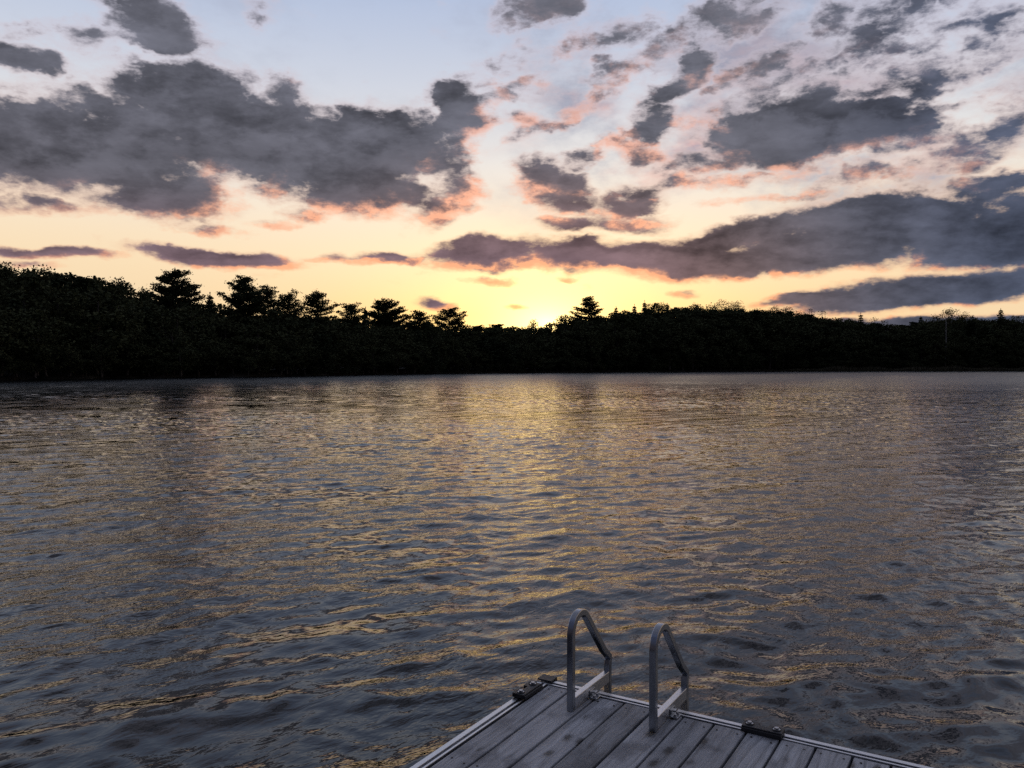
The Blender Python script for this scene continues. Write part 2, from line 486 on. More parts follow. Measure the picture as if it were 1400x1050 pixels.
# ------------------------------------------------------------------ lake
def build_lake():
    mt, g, p = material('lake_water')
    oc = g.n('ShaderNodeTexCoord').outputs['Object']
    p.inputs['Base Color'].default_value = (0.004, 0.0055, 0.006, 1)
    p.inputs['IOR'].default_value = 1.38
    # ripples too small for the mesh far out on the lake act as roughness
    dist = g.v('LENGTH', oc)
    g.put(p.inputs['Roughness'], g.ss(dist, 18.0, 140.0, 0.03, 0.26))
    rot = g.n('ShaderNodeMapping')
    g.put(rot.inputs['Vector'], oc)
    rot.inputs['Rotation'].default_value = (0, 0, R(-42))
    st = g.v('MULTIPLY', rot.outputs[0], (0.55, 1.0, 1.0))
    n1 = g.noise(st, 7.0, 3, 0.5, dist=0.4)
    n2 = g.noise(st, 24.0, 2, 0.5)
    patch = g.ss(g.noise(oc, 0.35, 2, 0.5), 0.35, 0.62, 0.25, 1.0)
    h = g.m('MULTIPLY', g.m('ADD', n1, g.m('MULTIPLY', n2, 0.22)), patch)
    bump(g, p, h, 1.0, 0.019)

    # polar grid that is fine inside the view and coarse behind it
    az = np.concatenate([np.radians(np.linspace(-180, -47, 34)[:-1]), np.radians(np.arange(-47, 47, 0.135)), np.radians(np.linspace(47, 180, 34)[:-1])])
    r = [1.0]
    while r[-1] < 470:
        q = r[-1]
        r.append(q + min(max(0.0042 * q, 0.02), 0.22 if q < 110 else 0.36 if q < 340 else 6.0))
    r = np.array(r)
    A, RR = np.meshgrid(az, r)
    X = (np.sin(A) * RR).astype(np.float32); Y = (np.cos(A) * RR).astype(np.float32)
    Z = np.zeros_like(X); DX = np.zeros_like(X); DY = np.zeros_like(X)
    wr = np.random.default_rng(21)
    ps = [(wr.uniform(0.05, 0.35), wr.uniform(0, 6.28), wr.uniform(0, 6.28)) for _ in range(7)]
    gust = sum(np.sin(X * k * math.cos(a) + Y * k * math.sin(a) + f_) for k, a, f_ in ps) / 3.0
    gust = np.clip(1.0 + 0.45 * gust, 0.25, 1.9).astype(np.float32)
    coarse = (np.abs(A) > R(47.2))
    N = 84
    lam = np.exp(np.linspace(math.log(0.13), math.log(2.6), N))
    main = math.atan2(-0.72, 0.62)
    tot = 0
    for L in list(lam) + [0.55, 0.7, 0.8, 0.95, 1.1, 1.3, 1.6]:
        swell = L in (0.55, 0.7, 0.8, 0.95, 1.1, 1.3, 1.6)
        u = 0.0 if swell else wr.random()
        if u < 0.74: th = main + wr.normal(0, 0.16 if swell else 0.62)
        elif u < 0.92: th = math.atan2(-0.75, -0.66) + wr.normal(0, 0.4)
        else: th = wr.uniform(0, 6.28)
        k = 2 * math.pi / L
        slope = 0.024 * math.exp(-(math.log(L / 0.42) / 0.9) ** 2) + 0.017 * math.exp(-(math.log(L / 0.2) / 0.6) ** 2)
        slope *= wr.uniform(0.6, 1.4)
        if swell: slope = 0.032
        tot += slope ** 2 / 2
        a = slope / k
        ph = k * (math.cos(th) * X + math.sin(th) * Y) + np.float32(wr.uniform(0, 6.28))
        # long crests break up sideways
        kb = k * wr.uniform(0.16, 0.42)
        env = 0.6 + 0.5 * np.sin(kb * (-math.sin(th) * X + math.cos(th) * Y) + 0.3 * kb * X + np.float32(wr.uniform(0, 6.28)))
        am = a * env * (gust if L < 0.75 else 0.55 + 0.45 * gust)
        s, c = np.sin(ph), np.cos(ph)
        Z += am * s
        q = 0.9
        DX += q * am * math.cos(th) * c; DY += q * am * math.sin(th) * c
    print('slope rms', math.sqrt(tot))
    Z[coarse] *= 0.3
    DX[coarse] = 0; DY[coarse] = 0
    edge = np.clip((RR - 440) / -30, 0, 1)
    Z *= edge
    co = np.stack([X + DX, Y + DY, Z], -1).reshape(-1, 3)
    na, nr = len(az), len(r)
    i = np.arange(na); j = (i + 1) % na
    k = np.arange(nr - 1)[:, None] * na
    q = np.stack([k + i, k + j, k + na + j, k + na + i], -1).reshape(-1, 4)[:, ::-1]
    # cap the hole under the dock
    c0 = len(co)
    co = np.concatenate([co, [[0, 0, 0]]])
    tris = np.stack([np.full(na, c0), j, i], -1)
    me = np_mesh('lake_water', co, q, tris)
    o = link_mesh('lake_water', me, mt, smooth=True)
    tag(o, 'choppy dark lake reflecting the sunset', 'water', kind='structure')


build_lake()


# ------------------------------------------------------------------ trees
def foliage_material(name, c0, c1):
    mt, g, p = material(name)
    rnd = g.n('ShaderNodeNewGeometry').outputs['Random Per Island']
    oc = g.n('ShaderNodeTexCoord').outputs['Object']
    n = g.noise(oc, 0.45, 3, 0.6)
    f = g.m('ADD', g.m('MULTIPLY', rnd, 0.15), g.m('MULTIPLY', n, 0.9))
    g.put(p.inputs['Base Color'], g.ramp(f, [(0.25, c0), (0.8, c1)]))
    p.inputs['Roughness'].default_value = 0.9
    p.inputs['Specular IOR Level'].default_value = 0.03
    return mt


M_LEAF = foliage_material('broad_leaves', (0.045, 0.052, 0.026), (0.085, 0.092, 0.045))
M_NEEDLE = foliage_material('needles', (0.038, 0.048, 0.026), (0.066, 0.078, 0.042))
mt, g, p = material('bark')
oc = g.n('ShaderNodeTexCoord').outputs['Object']
nb = g.noise(g.v('MULTIPLY', oc, (6, 6, 1.0)), 2.0, 5, 0.6)
g.put(p.inputs['Base Color'], g.ramp(nb, [(0.3, (0.03, 0.023, 0.017)), (0.7, (0.085, 0.07, 0.055))]))
p.inputs['Roughness'].default_value = 0.9
bump(g, p, nb, 0.5, 0.05)
M_BARK = mt
mt, g, p = material('bleached_wood')
oc = g.n('ShaderNodeTexCoord').outputs['Object']
nb = g.noise(g.v('MULTIPLY', oc, (5, 5, 0.6)), 2.0, 5, 0.6)
g.put(p.inputs['Base Color'], g.ramp(nb, [(0.3, (0.20, 0.19, 0.175)), (0.7, (0.36, 0.34, 0.31))]))
p.inputs['Roughness'].default_value = 0.85
M_DEADWOOD = mt


def quads_at(c, size, r, flat=0.0, dirs=None, asp=1.0):
    """leaf quads with random orientation round the centres c"""
    n = len(c)
    u = r.normal(size=(n, 3)) if dirs is None else dirs + r.normal(size=(n, 3)) * 0.35
    u /= np.linalg.norm(u, axis=1, keepdims=True)
    w = r.normal(size=(n, 3))
    w[:, 2] *= (1 - flat)
    v = np.cross(u, w)
    v /= np.linalg.norm(v, axis=1, keepdims=True) + 1e-9
    s = (size * r.uniform(0.6, 1.4, n))[:, None]
    u = u * s * asp
    v = v * s
    return np.stack([c - u * 0.5, c + v * 0.33 - u * .08, c + u * 0.5, c - v * 0.33 + u * .06], 1).reshape(-1, 3)


def tube(path, radii, seg=6):
    """open tapered tube as verts, quads"""
    path = np.asarray(path, float)
    V, Q = [], []
    for i, (c, rr) in enumerate(zip(path, radii)):
        d = path[min(i + 1, len(path) - 1)] - path[max(i - 1, 0)]
        d /= np.linalg.norm(d) + 1e-9
        a = np.cross(d, [0.31, 0.95, 0.1]); a /= np.linalg.norm(a) + 1e-9
        b = np.cross(d, a)
        for k in range(seg):
            t = 2 * math.pi * k / seg
            V.append(c + rr * (math.cos(t) * a + math.sin(t) * b))
    for i in range(len(path) - 1):
        for k in range(seg):
            k2 = (k + 1) % seg
            Q.append((i * seg + k, i * seg + k2, (i + 1) * seg + k2, (i + 1) * seg + k))
    return np.array(V), np.array(Q, int)


class Parts:
    def __init__(self): self.v, self.q, self.n = [], [], 0
    def add(self, v, q):
        self.v.append(v); self.q.append(np.asarray(q) + self.n); self.n += len(v)
    def leaves(self, v): self.add(v, np.arange(len(v)).reshape(-1, 4))
    def get(self): return np.concatenate(self.v), np.concatenate(self.q)


def gen_broadleaf(r, H, W, dens=1.0, leaf=0.42, low=0.18, lean=0.0):
    """crown (v,q), trunk (v,q); H height, W crown width"""
    T, Cn = Parts(), Parts()
    bend = np.array([lean, r.normal(0, .3), 0])
    zs = np.linspace(0, 1, 7)
    tp = np.stack([bend[0] * zs ** 2 + 0.02 * H * np.sin(zs * 5), bend[1] * zs ** 2, zs * H * 0.86], -1)
    T.add(*tube(tp, 0.02 * H * (1 - 0.86 * zs) + .02, 7))
    n_cl = int(44 * dens) + 14
    zc, rz, rx = 0.60 * H, 0.40 * H, W / 2
    cs = []
    lobes = r.normal(size=(6, 3)); lobes /= np.linalg.norm(lobes, axis=1, keepdims=True)
    la = r.uniform(-.28, .30, 6)
    while len(cs) < n_cl:
        d = r.normal(size=3); d /= np.linalg.norm(d)
        rad = r.uniform(0.55, 0.97) ** 0.7
        rad *= 1 + sum(a * max(0, d @ l) ** 3 for a, l in zip(la, lobes))
        z = zc + d[2] * rz * rad
        if z > H * .965: z = H * r.uniform(.9, .965)
        if z < low * H: continue
        taper = 1.0 if z > 0.4 * H else 0.75 + 0.25 * z / (0.4 * H)
        cs.append([d[0] * rx * rad * taper + bend[0] * (z / H) ** 2, d[1] * rx * rad * taper + bend[1] * (z / H) ** 2, z])
    cs = np.array(cs)
    # limbs reaching to some of the clumps
    for c in cs[::4]:
        z0 = max(0.2 * H, c[2] - 0.28 * H)
        b = np.array([np.interp(z0, tp[:, 2], tp[:, 0]), np.interp(z0, tp[:, 2], tp[:, 1]), z0])
        m = (b + c) / 2 + np.array([0, 0, -0.02 * H])
        T.add(*tube([b, m, c], [0.008 * H, 0.005 * H, 0.002 * H], 4))
    for c in cs:
        k = int(r.integers(30, 52) * dens ** .3)
        cr = r.uniform(0.075, 0.125) * H * (0.6 + 0.4 * min(1.5, W / (0.55 * H)))
        k = int(k * max(1.0, cr / 1.25) ** 1.7)
        d = r.normal(size=(k, 3)); d /= np.linalg.norm(d, axis=1, keepdims=True)
        q = c + d * (cr * r.uniform(0.35, 1.0, (k, 1))) * [1, 1, 0.72]
        Cn.leaves(quads_at(q, leaf, r))
    # a few sprigs breaking the outline at the top
    for c in cs[np.argsort(-cs[:, 2])][: n_cl // 2]:
        m = 5
        o = c - np.array([bend[0], bend[1], zc]) ; o /= np.linalg.norm(o) + 1e-9
        o = o + r.normal(size=3) * .4
        pts = c + np.linspace(0.02, 0.055, m)[:, None] * min(H, 1.1 * W) * o + r.normal(size=(m, 3)) * .12
        Cn.leaves(quads_at(pts, leaf * .75, r))
    return Cn.get(), T.get()


def gen_pine(r, H, W, first=0.32, gaps=0.25, leaf=0.36, dens=1.0, flat_top=0.0, up=0.25):
    """old white pine: whorls of long level boughs with plumes of needles"""
    T, Cn = Parts(), Parts()
    zs = np.linspace(0, 1, 7)
    wob = r.normal(0, 0.012 * H)
    tp = np.stack([wob * np.sin(zs * 3), 0.5 * wob * np.sin(zs * 4 + 1), zs * H * 0.97], -1)
    T.add(*tube(tp, 0.017 * H * (1 - 0.9 * zs) + .02, 7))
    nw = max(7, int((1 - first) * H / 0.85))
    for i in range(nw):
        f = first + (0.985 - first) * (i + 0.5 * r.random()) / nw
        g_ = (f - first) / (1 - first)
        prof = min(1.0, (1 - g_) * (2.3 if flat_top else 2.5) + 0.07 + flat_top * 0.35 * g_) * (0.78 + 0.22 * min(1, g_ * 4))
        nb = int(r.integers(5, 8))
        a0 = r.uniform(0, 6.28)
        for b in range(nb):
            if r.random() < gaps * (1.1 - g_): continue
            a = a0 + b * 6.283 / nb + r.normal(0, 0.25)
            L = W / 2 * prof * (r.uniform(0.6, 1.0) if r.random() < .8 else r.uniform(1.0, 1.35))
            el = up * (0.4 + 1.5 * g_ ** 2) + r.normal(0, 0.13)
            dr = np.array([math.cos(a), math.sin(a), 0.0])
            fb = min(.98, f + r.normal(0, 0.022))
            b0 = np.array([np.interp(f, zs, tp[:, 0]), np.interp(f, zs, tp[:, 1]), fb * H])
            s = np.linspace(0, 1, 5)
            path = b0 + dr * (L * s)[:, None] + np.array([0, 0, 1.0]) * (L * (el * s - 0.18 * s + 0.24 * s ** 2))[:, None]
            T.add(*tube(path, 0.0045 * H * (1 - 0.85 * s) * (1.1 - .6 * g_), 4))
            nt = max(3, int(L / 0.42 * dens))
            for t in np.linspace(0.28, 1.0, nt):
                c = np.array([np.interp(t, s, path[:, k]) for k in range(3)])
                k = int(20 * dens) + 6
                sp = 0.30 + 0.35 * (1 - abs(t - .62)) * min(1, L / 3)
                side = np.array([-dr[1], dr[0], 0])
                q = c + side * r.normal(0, sp * 1.25, (k, 1)) + dr * r.normal(0, .38, (k, 1)) + np.array([0, 0, 1]) * (np.abs(r.normal(0, .20, (k, 1))) - .06)
                dirs = np.tile(dr * .9 + np.array([0, 0, .45]), (k, 1)) + side * r.normal(0, .5, (k, 1))
                Cn.leaves(quads_at(q, leaf, r, dirs=dirs, asp=1.0))
    # leader
    k = 34
    q = np.stack([r.normal(0, .16, k) + tp[-1, 0], r.normal(0, .16, k) + tp[-1, 1], H * r.uniform(.94, 1.0, k)], -1)
    Cn.leaves(quads_at(q, leaf * .85, r, dirs=np.tile([0, 0, 1.0], (k, 1)), asp=1.2))
    return Cn.get(), T.get()


def gen_spruce(r, H, W, leaf=0.40, dens=1.0):
    T, Cn = Parts(), Parts()
    T.add(*tube([[0, 0, 0], [0, 0, H * .5], [0, 0, H * .98]], [0.015 * H, 0.009 * H, 0.02], 6))
    nw = max(9, int(H / 0.85))
    for i in range(nw):
        f = 0.10 + 0.88 * i / nw
        nb = 7
        a0 = r.uniform(0, 6.28)
        for b in range(nb):
            a = a0 + b * 6.283 / nb + r.normal(0, .15)
            L = (W / 2 * (1 - f) ** 0.85 + 0.18) * r.uniform(0.7, 1.15)
            dr = np.array([math.cos(a), math.sin(a), -0.22])
            s = np.linspace(0.15, 1, max(3, int(L / .4 * dens)))
            c = np.array([0, 0, f * H]) + dr * (L * s)[:, None]
            c = np.repeat(c, 7, 0) + r.normal(0, .15, (len(c) * 7, 3))
            Cn.leaves(quads_at(c, leaf, r, dirs=np.tile(dr, (len(c), 1)), asp=1.1))
    k = 16
    q = np.stack([r.normal(0, .05, k), r.normal(0, .05, k), H * r.uniform(.94, 1.0, k)], -1)
    Cn.leaves(quads_at(q, leaf * .7, r, dirs=np.tile([0, 0, 1.0], (k, 1)), asp=1.3))
    return Cn.get(), T.get()


def place(px, off):
    t = (px - 700) / F
    D = float(shore_depth(t)) + off
    return np.array([t * D, D, float(ground_z(t, off)) - 0.08]), D


# distinct trees that stand out on the skyline: kind, px, top py, crown width px, metres behind the shore, label, options
TREES = [
    ('broad', 1, 355, 34, 24, 'tall tufted treetop at the far left end of the shore, cut by the picture edge', dict(leaf=.34)),
    ('broad', 55, 363, 50, 20, 'low rounded broadleaf crown near the left end of the wood', {}),
    ('broad', 148, 364, 68, 16, 'broad domed broadleaf crown, the biggest on the left shore', {}),
    ('broad', 196, 390, 36, 14, 'ragged small crown on the slope between the big dome and the first pines', dict(leaf=.34)),
    ('pine', 236, 374, 52, 18, 'stout rounded pine at the head of the pine row, touching a smaller one', dict(gaps=.08, flat_top=.8, first=.25, dens=1.25)),
    ('pine', 259, 385, 38, 21, 'smaller pine leaning out of the stout rounded pine on its right side', dict(gaps=.15, flat_top=.5)),
    ('spruce', 288, 400, 26, 12, 'small pointed conifer in the dip before the tallest pine', {}),
    ('pine', 334, 380, 56, 14, 'tallest pine, a dense dark pyramid with boughs reaching left', dict(gaps=.06, first=.22, dens=1.3)),
    ('pine', 365, 392, 38, 17, 'slim pine standing close against the tallest pyramid pine', dict(gaps=.2, first=.3, up=.4)),
    ('pine', 396, 403, 42, 12, 'spreading pine with upswept boughs and a broken top, third from the tallest pyramid', dict(gaps=.22, first=.3, up=.55)),
    ('pine', 434, 399, 44, 12, 'open pine with sky showing between its level layers of boughs', dict(gaps=.30, first=.34, up=.35)),
    ('pine', 481, 416, 38, 12, 'low dense pine between the open layered pine and the wide dark clump', dict(gaps=.12, up=.4)),
    ('spruce', 500, 420, 18, 14, 'thin spiky conifer wedged against the wide dark clump', {}),
    ('pine', 527, 414, 58, 16, 'wide dark flat-topped pine clump, last big one before the low centre', dict(gaps=.05, flat_top=.7, first=.25, dens=1.35)),
    ('pine', 574, 426, 28, 12, 'small round-topped pine alone on the falling skyline', dict(flat_top=.8, gaps=.15)),
    ('pine', 614, 423, 42, 14, 'lopsided pine with a knobbly top, last before the low flat wood', dict(flat_top=.6, gaps=.2)),
    ('broad', 733, 434, 22, 12, 'tiny tree poking up right beside the bright sun glow', dict(leaf=.36)),
    ('pine', 805, 405, 40, 16, 'lone layered pine standing tall over the glow where the sun went down', dict(gaps=.16, first=.3, up=.2, dens=1.1)),
    ('broad', 775, 429, 34, 12, 'round crown hugging the foot of the lone sunset pine', {}),
    ('spruce', 842, 418, 18, 22, 'thin ragged conifer just beyond the lone sunset pine', {}),
    ('spruce', 867, 416, 20, 22, 'sharp little spruce between ragged treetops on the right hill', {}),
    ('spruce', 881, 411, 18, 24, 'tallest needle-like spruce tip on the right hill', {}),
    ('broad', 895, 413, 30, 24, 'flat topped crown touching the needle-like spruce', {}),
    ('spruce', 912, 414, 16, 24, 'narrow spruce tip beyond the flat topped crown', {}),
    ('broad', 950, 413, 30, 24, 'low bumpy crown before the large dome on the right hill', {}),
    ('broad', 987, 411, 52, 22, 'large smooth dome crown on top of the right hill', {}),
    ('broad', 1008, 413, 22, 26, 'twiggy crown leaning against the large dome of the right hill', dict(leaf=.34)),
    ('broad', 1061, 417, 40, 22, 'lacy crown with sky holes, above the thin orange band', dict(dens=.7)),
    ('broad', 1099, 421, 38, 22, 'second lacy crown over the orange band, with a lumpy top', dict(dens=.75)),
    ('spruce', 1176, 428, 24, 20, 'pointed conifer in the lower stretch of the right wood', {}),
    ('broad', 1197, 435, 28, 20, 'small fan shaped crown beside the notch in the right wood', dict(dens=.7)),
    ('spruce', 1258, 431, 14, 20, 'thin spire left of the wide crown above the bare pale trunk', {}),
    ('broad', 1297, 424, 50, 20, 'wide flat crown directly above the bare pale trunk', {}),
    ('broad', 1322, 429, 26, 20, 'shaggy crown next to the wide crown above the pale trunk', {}),
    ('spruce', 1367, 421, 34, 18, 'tall dark spruce near the right end of the shore', dict(dens=1.2)),
    ('broad', 1388, 429, 34, 18, 'last rounded crown at the right end, behind the tall dark spruce', {}),
]
CAT = dict(broad='tree', pine='pine tree', spruce='spruce tree')
NAME = dict(broad='broadleaf_tree', pine='pine_tree', spruce='spruce_tree')
GROUP = dict(broad='broadleaf crowns on the skyline', pine='pines on the skyline', spruce='spruces on the skyline')
for i, (kind, px, py, wpx, off, label, kw) in enumerate(TREES):
    b, D = place(px, off)
    H = CAM_Z + (500 - py) / F * D - b[2]
    W = wpx / F * D * (1.05 if kind == 'pine' else 1.1)
    r = np.random.default_rng(100 + i)
    if kind == 'broad': (cv, cq), (tv, tq) = gen_broadleaf(r, H, W, **kw)
    elif kind == 'pine': (cv, cq), (tv, tq) = gen_pine(r, H, W, **kw)
    else: (cv, cq), (tv, tq) = gen_spruce(r, H, W, **kw)
    root = empty(NAME[kind], tuple(b))
    tag(root, label, CAT[kind], GROUP[kind])
    link_mesh('trunk', np_mesh('trunk', tv, tq), M_BARK, root, smooth=True)
    link_mesh('crown', np_mesh('crown', cv, cq), M_LEAF if kind == 'broad' else M_NEEDLE, root)

# bare pale trunk on the right shore
b, D = place(1292, 0.4)
H = CAM_Z + (500 - 436) / F * D - b[2]
r = np.random.default_rng(5)
pt = Parts()
zs = np.linspace(0, 1, 9)
tp = np.stack([0.25 * np.sin(zs * 3), 0.1 * np.sin(zs * 5), zs * H], -1)
pt.add(*tube(tp, 0.26 - 0.17 * zs, 8))
for f, a, L in ((.62, .4, 1.3), (.71, 3.3, 1.0), (.82, 1.2, .9), (.9, 2.8, .6)):
    c = np.array([np.interp(f, zs, tp[:, k]) for k in range(3)])
    e = c + np.array([math.cos(a), math.sin(a), .5]) * L
    pt.add(*tube([c, (c + e) / 2 - [0, 0, .08], e], [.05, .035, .015], 5))
root = tag(empty('dead_tree', tuple(b)), 'bare pale dead trunk standing straight against the dark right wood', 'dead tree')
link_mesh('trunk', np_mesh('trunk', *pt.get()), M_DEADWOOD, root, smooth=True)

# the wood itself: one unbroken dark mass
protos = []
for s in range(7):
    r = np.random.default_rng(300 + s)
    (cv, cq), (tv, tq) = gen_broadleaf(r, 1.0 * 14, 9.0, dens=0.75, leaf=0.55, low=0.02)
    protos.append(('b', cv / 14, cq, tv / 14, tq))
for s in range(3):
    r = np.random.default_rng(320 + s)
    (cv, cq), (tv, tq) = gen_pine(r, 15.0, 8.0, first=.15, gaps=.12, leaf=.55, dens=.6)
    protos.append(('c', cv / 15, cq, tv / 15, tq))
for s in range(2):
    r = np.random.default_rng(340 + s)
    (cv, cq), (tv, tq) = gen_spruce(r, 14.0, 5.5, leaf=.55, dens=.6)
    protos.append(('c', cv / 14, cq, tv / 14, tq))


def build_wood(name, t0, t1, label):
    V = {'leaf': Parts(), 'needle': Parts(), 'bark': Parts()}
    r = np.random.default_rng(int(1000 + t0 * 100))
    for off, frac, step in ((0.8, .34, 2.4), (2.5, .4, 3.0), (4, .62, 4.0), (9, .80, 4.4), (15, .91, 4.6), (22, .97, 4.6), (24, .5, 4.0), (30, 1.0, 4.6), (38, 1.0, 5.0), (41, .45, 4.0)):
        t = t0
        while t < t1:
            D = float(shore_depth(t)) + off + r.normal(0, .9)
            t += step / D * r.uniform(.7, 1.3) * (1 + 0.25 * abs(t))
            if t > t1: break
            gz = float(ground_z(t, off)) - .1
            top = CAM_Z + sky_tan(t) * D
            H = (top - gz) * (frac + (r.normal(0, .04) if frac < .95 else -abs(r.normal(0, .06))))
            if off < 3: H = r.uniform(2.0, 6.5)
            H = max(H, 2.0)
            k = int(r.integers(0, 7)) if r.random() < .82 else int(r.integers(7, len(protos)))
            kind, cv, cq, tv, tq = protos[k]
            a = r.uniform(0, 6.28)
            ca, sa = math.cos(a), math.sin(a)
            M = np.array([[ca, -sa, 0], [sa, ca, 0], [0, 0, 1]])
            wf = r.uniform(1.0, 1.5) * (1.0 if H > 8 else 1.3)
            S = np.array([H * wf, H * wf, H])
            pos = np.array([t * D, D, gz])
            V['leaf' if kind == 'b' else 'needle'].add((cv * S) @ M.T + pos, cq)
            V['bark'].add((tv * S) @ M.T + pos, tq)
    vs, qs, mi, n = [], [], [], 0
    for m, key in enumerate(('leaf', 'needle', 'bark')):
        v, q = V[key].get()
        vs.append(v); qs.append(q + n); mi.append(np.full(len(q), m, np.int32)); n += len(v)
    me = np_mesh(name, np.concatenate(vs), np.concatenate(qs))
    for m in (M_LEAF, M_NEEDLE, M_BARK): me.materials.append(m)
    me.polygons.foreach_set('material_index', np.concatenate(mi))
    o = link_mesh(name, me, None)
    tag(o, label, 'forest', kind='stuff')
    print(name, len(me.polygons))


build_wood('forest', -0.86, 0.80, 'unbroken dark wood along the whole far shore, under the skyline trees')

# reeds and low brush along the right shore
mt, g, p = material('reed_blades')
rn = g.n('ShaderNodeNewGeometry').outputs['Random Per Island']
g.put(p.inputs['Base Color'], g.ramp(rn, [(0.0, (0.05, 0.045, 0.022)), (1.0, (0.11, 0.095, 0.05))]))
p.inputs['Roughness'].default_value = 0.8
r = np.random.default_rng(77)
n = 26000
t = r.uniform(0.30, 0.80, n)
edge = np.clip((t - 0.30) / 0.12, 0, 1)
off = r.uniform(-6.0, 1.5, n) * (0.25 + 0.75 * edge)
D = shore_depth(t) + off
h = r.uniform(1.0, 2.6, n) * (0.45 + 0.55 * edge) * (0.75 + 0.25 * np.sin(t * 90) * np.sin(t * 41 + 1))
base = np.stack([t * D, D, np.full(n, -0.25)], -1)
ang = r.uniform(0, 3.14, n)
wv = np.stack([np.cos(ang), np.sin(ang), np.zeros(n)], -1) * r.uniform(.05, .13, n)[:, None]
tip = base + np.stack([r.normal(0, .35, n), r.normal(0, .35, n), h], -1)
mid = (base + tip) / 2 + np.stack([r.normal(0, .1, n), r.normal(0, .1, n), h * .1], -1)
v = np.stack([base - wv, base + wv, mid + wv * .8, mid - wv * .8, mid - wv * .8, mid + wv * .8, tip + wv * .15, tip - wv * .15], 1).reshape(-1, 3)
me = np_mesh('reeds', v, np.arange(len(v)).reshape(-1, 4))
tag(link_mesh('reeds', me, mt), 'low band of brown reeds at the water edge of the right shore', 'reeds', kind='stuff')

# ------------------------------------------------------------------ dock
def metal(name, c, rough, metallic=1.0, var=0.25):
    mt, g, p = material(name)
    oc = g.n('ShaderNodeTexCoord').outputs['Object']
    n = g.noise(oc, 9.0, 6, 0.65)
    n2 = g.noise(g.v('MULTIPLY', oc, (60, 60, 6)), 4.0, 3, 0.6)
    f = g.m('ADD', g.m('MULTIPLY', n, .7), g.m('MULTIPLY', n2, .3))
    g.put(p.inputs['Base Color'], g.ramp(f, [(0.3, tuple(v * (1 - var) for v in c)), (0.7, c)]))
    p.inputs['Metallic'].default_value = metallic
    g.put(p.inputs['Roughness'], g.m('MULTIPLY_ADD', n, 0.25, rough - .12))
    bump(g, p, n2, 0.12, 0.002)
    return mt


M_ALU = metal('brushed_aluminium', (0.74, 0.75, 0.77), 0.34)
M_TUBE = metal('anodised_tube', (0.42, 0.435, 0.46), 0.20)
M_BOLT = metal('bolt_steel', (0.50, 0.50, 0.51), 0.35)
M_BLACK = metal('black_plastic', (0.022, 0.022, 0.025), 0.5, 0.0, .4)
M_FLOAT = metal('float_plastic', (0.02, 0.02, 0.022), 0.6, 0.0, .4)

# weathered boards
mt, g, p = material('weathered_planks')
oc = g.n('ShaderNodeTexCoord').outputs['Object']
isl = g.n('ShaderNodeNewGeometry').outputs['Random Per Island']
shift = g.comb(g.m('MULTIPLY', isl, 37.0), g.m('MULTIPLY', isl, 91.0), g.m('MULTIPLY', isl, 13.0))
pc = g.v('ADD', oc, shift)
wob = g.v('SUBTRACT', g.noise(g.v('MULTIPLY', pc, (3.0, 1.2, 1.0)), 2.2, 2, .5, 'Color'), (.5, .5, .5))
gc = g.v('ADD', pc, g.v('MULTIPLY', wob, (0.05, 0, 0)))
grain = g.noise(g.v('MULTIPLY', gc, (130, 5.0, 5)), 1.0, 4, 0.7)
streak = g.noise(g.v('MULTIPLY', gc, (26, 1.1, 2)), 1.0, 4, 0.6)
blotch = g.noise(g.v('MULTIPLY', pc, (5.0, 3.2, 1)), 1.0, 4, 0.6)
# knots with dark cores, here and there
vo = g.n('ShaderNodeTexVoronoi', feature='F1')
g.put(vo.inputs['Vector'], g.v('MULTIPLY', g.v('ADD', gc, g.v('MULTIPLY', wob, (.03, .03, 0))), (9.5, 5.2, 0.0)))
vo.inputs['Scale'].default_value = 1.0
kd = vo.outputs['Distance']
pick = g.m('GREATER_THAN', g.xyz(vo.outputs['Color'])[0], 0.60)
frag = g.noise(pc, 70.0, 3, .6)
knot = g.m('MULTIPLY', g.ss(g.m('ADD', kd, g.m('MULTIPLY_ADD', frag, .22, -.11)), 0.30, 0.13), pick)
ring = g.m('MULTIPLY', g.ss(kd, 0.42, 0.1), pick)
c = g.ramp(g.m('ADD', g.m('MULTIPLY', grain, .45), g.m('MULTIPLY', streak, .55)), [(0.34, (0.12, 0.122, 0.126)), (0.5, (0.36, 0.368, 0.382)), (0.66, (0.52, 0.53, 0.545))])
c = g.mix(g.ss(blotch, 0.48, 0.64, 0.0, 0.6), c, (0.095, 0.097, 0.105))
c = g.mix(g.m('MULTIPLY', ring, 0.25), c, (0.10, 0.095, 0.09))
c = g.mix(g.m('MULTIPLY', knot, 0.85), c, (0.035, 0.032, 0.03))
c = g.v('SCALE', c, scale=g.m('MULTIPLY_ADD', isl, 0.55, 0.75))
g.put(p.inputs['Base Color'], c)
g.put(p.inputs['Roughness'], g.m('MULTIPLY_ADD', blotch, 0.3, 0.42))
p.inputs['Specular IOR Level'].default_value = 0.4
bump(g, p, g.m('SUBTRACT', g.m('ADD', grain, streak), g.m('MULTIPLY', knot, 0.5)), 0.45, 0.004)
M_WOOD = mt

DA = R(-31.4)                                   # the dock's far edge runs this way
C0 = np.array([0.1593, 4.0772])
dock = tag(empty('floating_dock', (C0[0], C0[1], DECK_Z), DA), 'grey plank dock with silver metal edge, floating in the near corner of the lake', 'dock')
# local axes: x along the far edge, -y towards the photographer (rotation about z only)
DW, DL = 3.66, 5.2


def Yl(y): return -y                              # "inward" distance -> local y

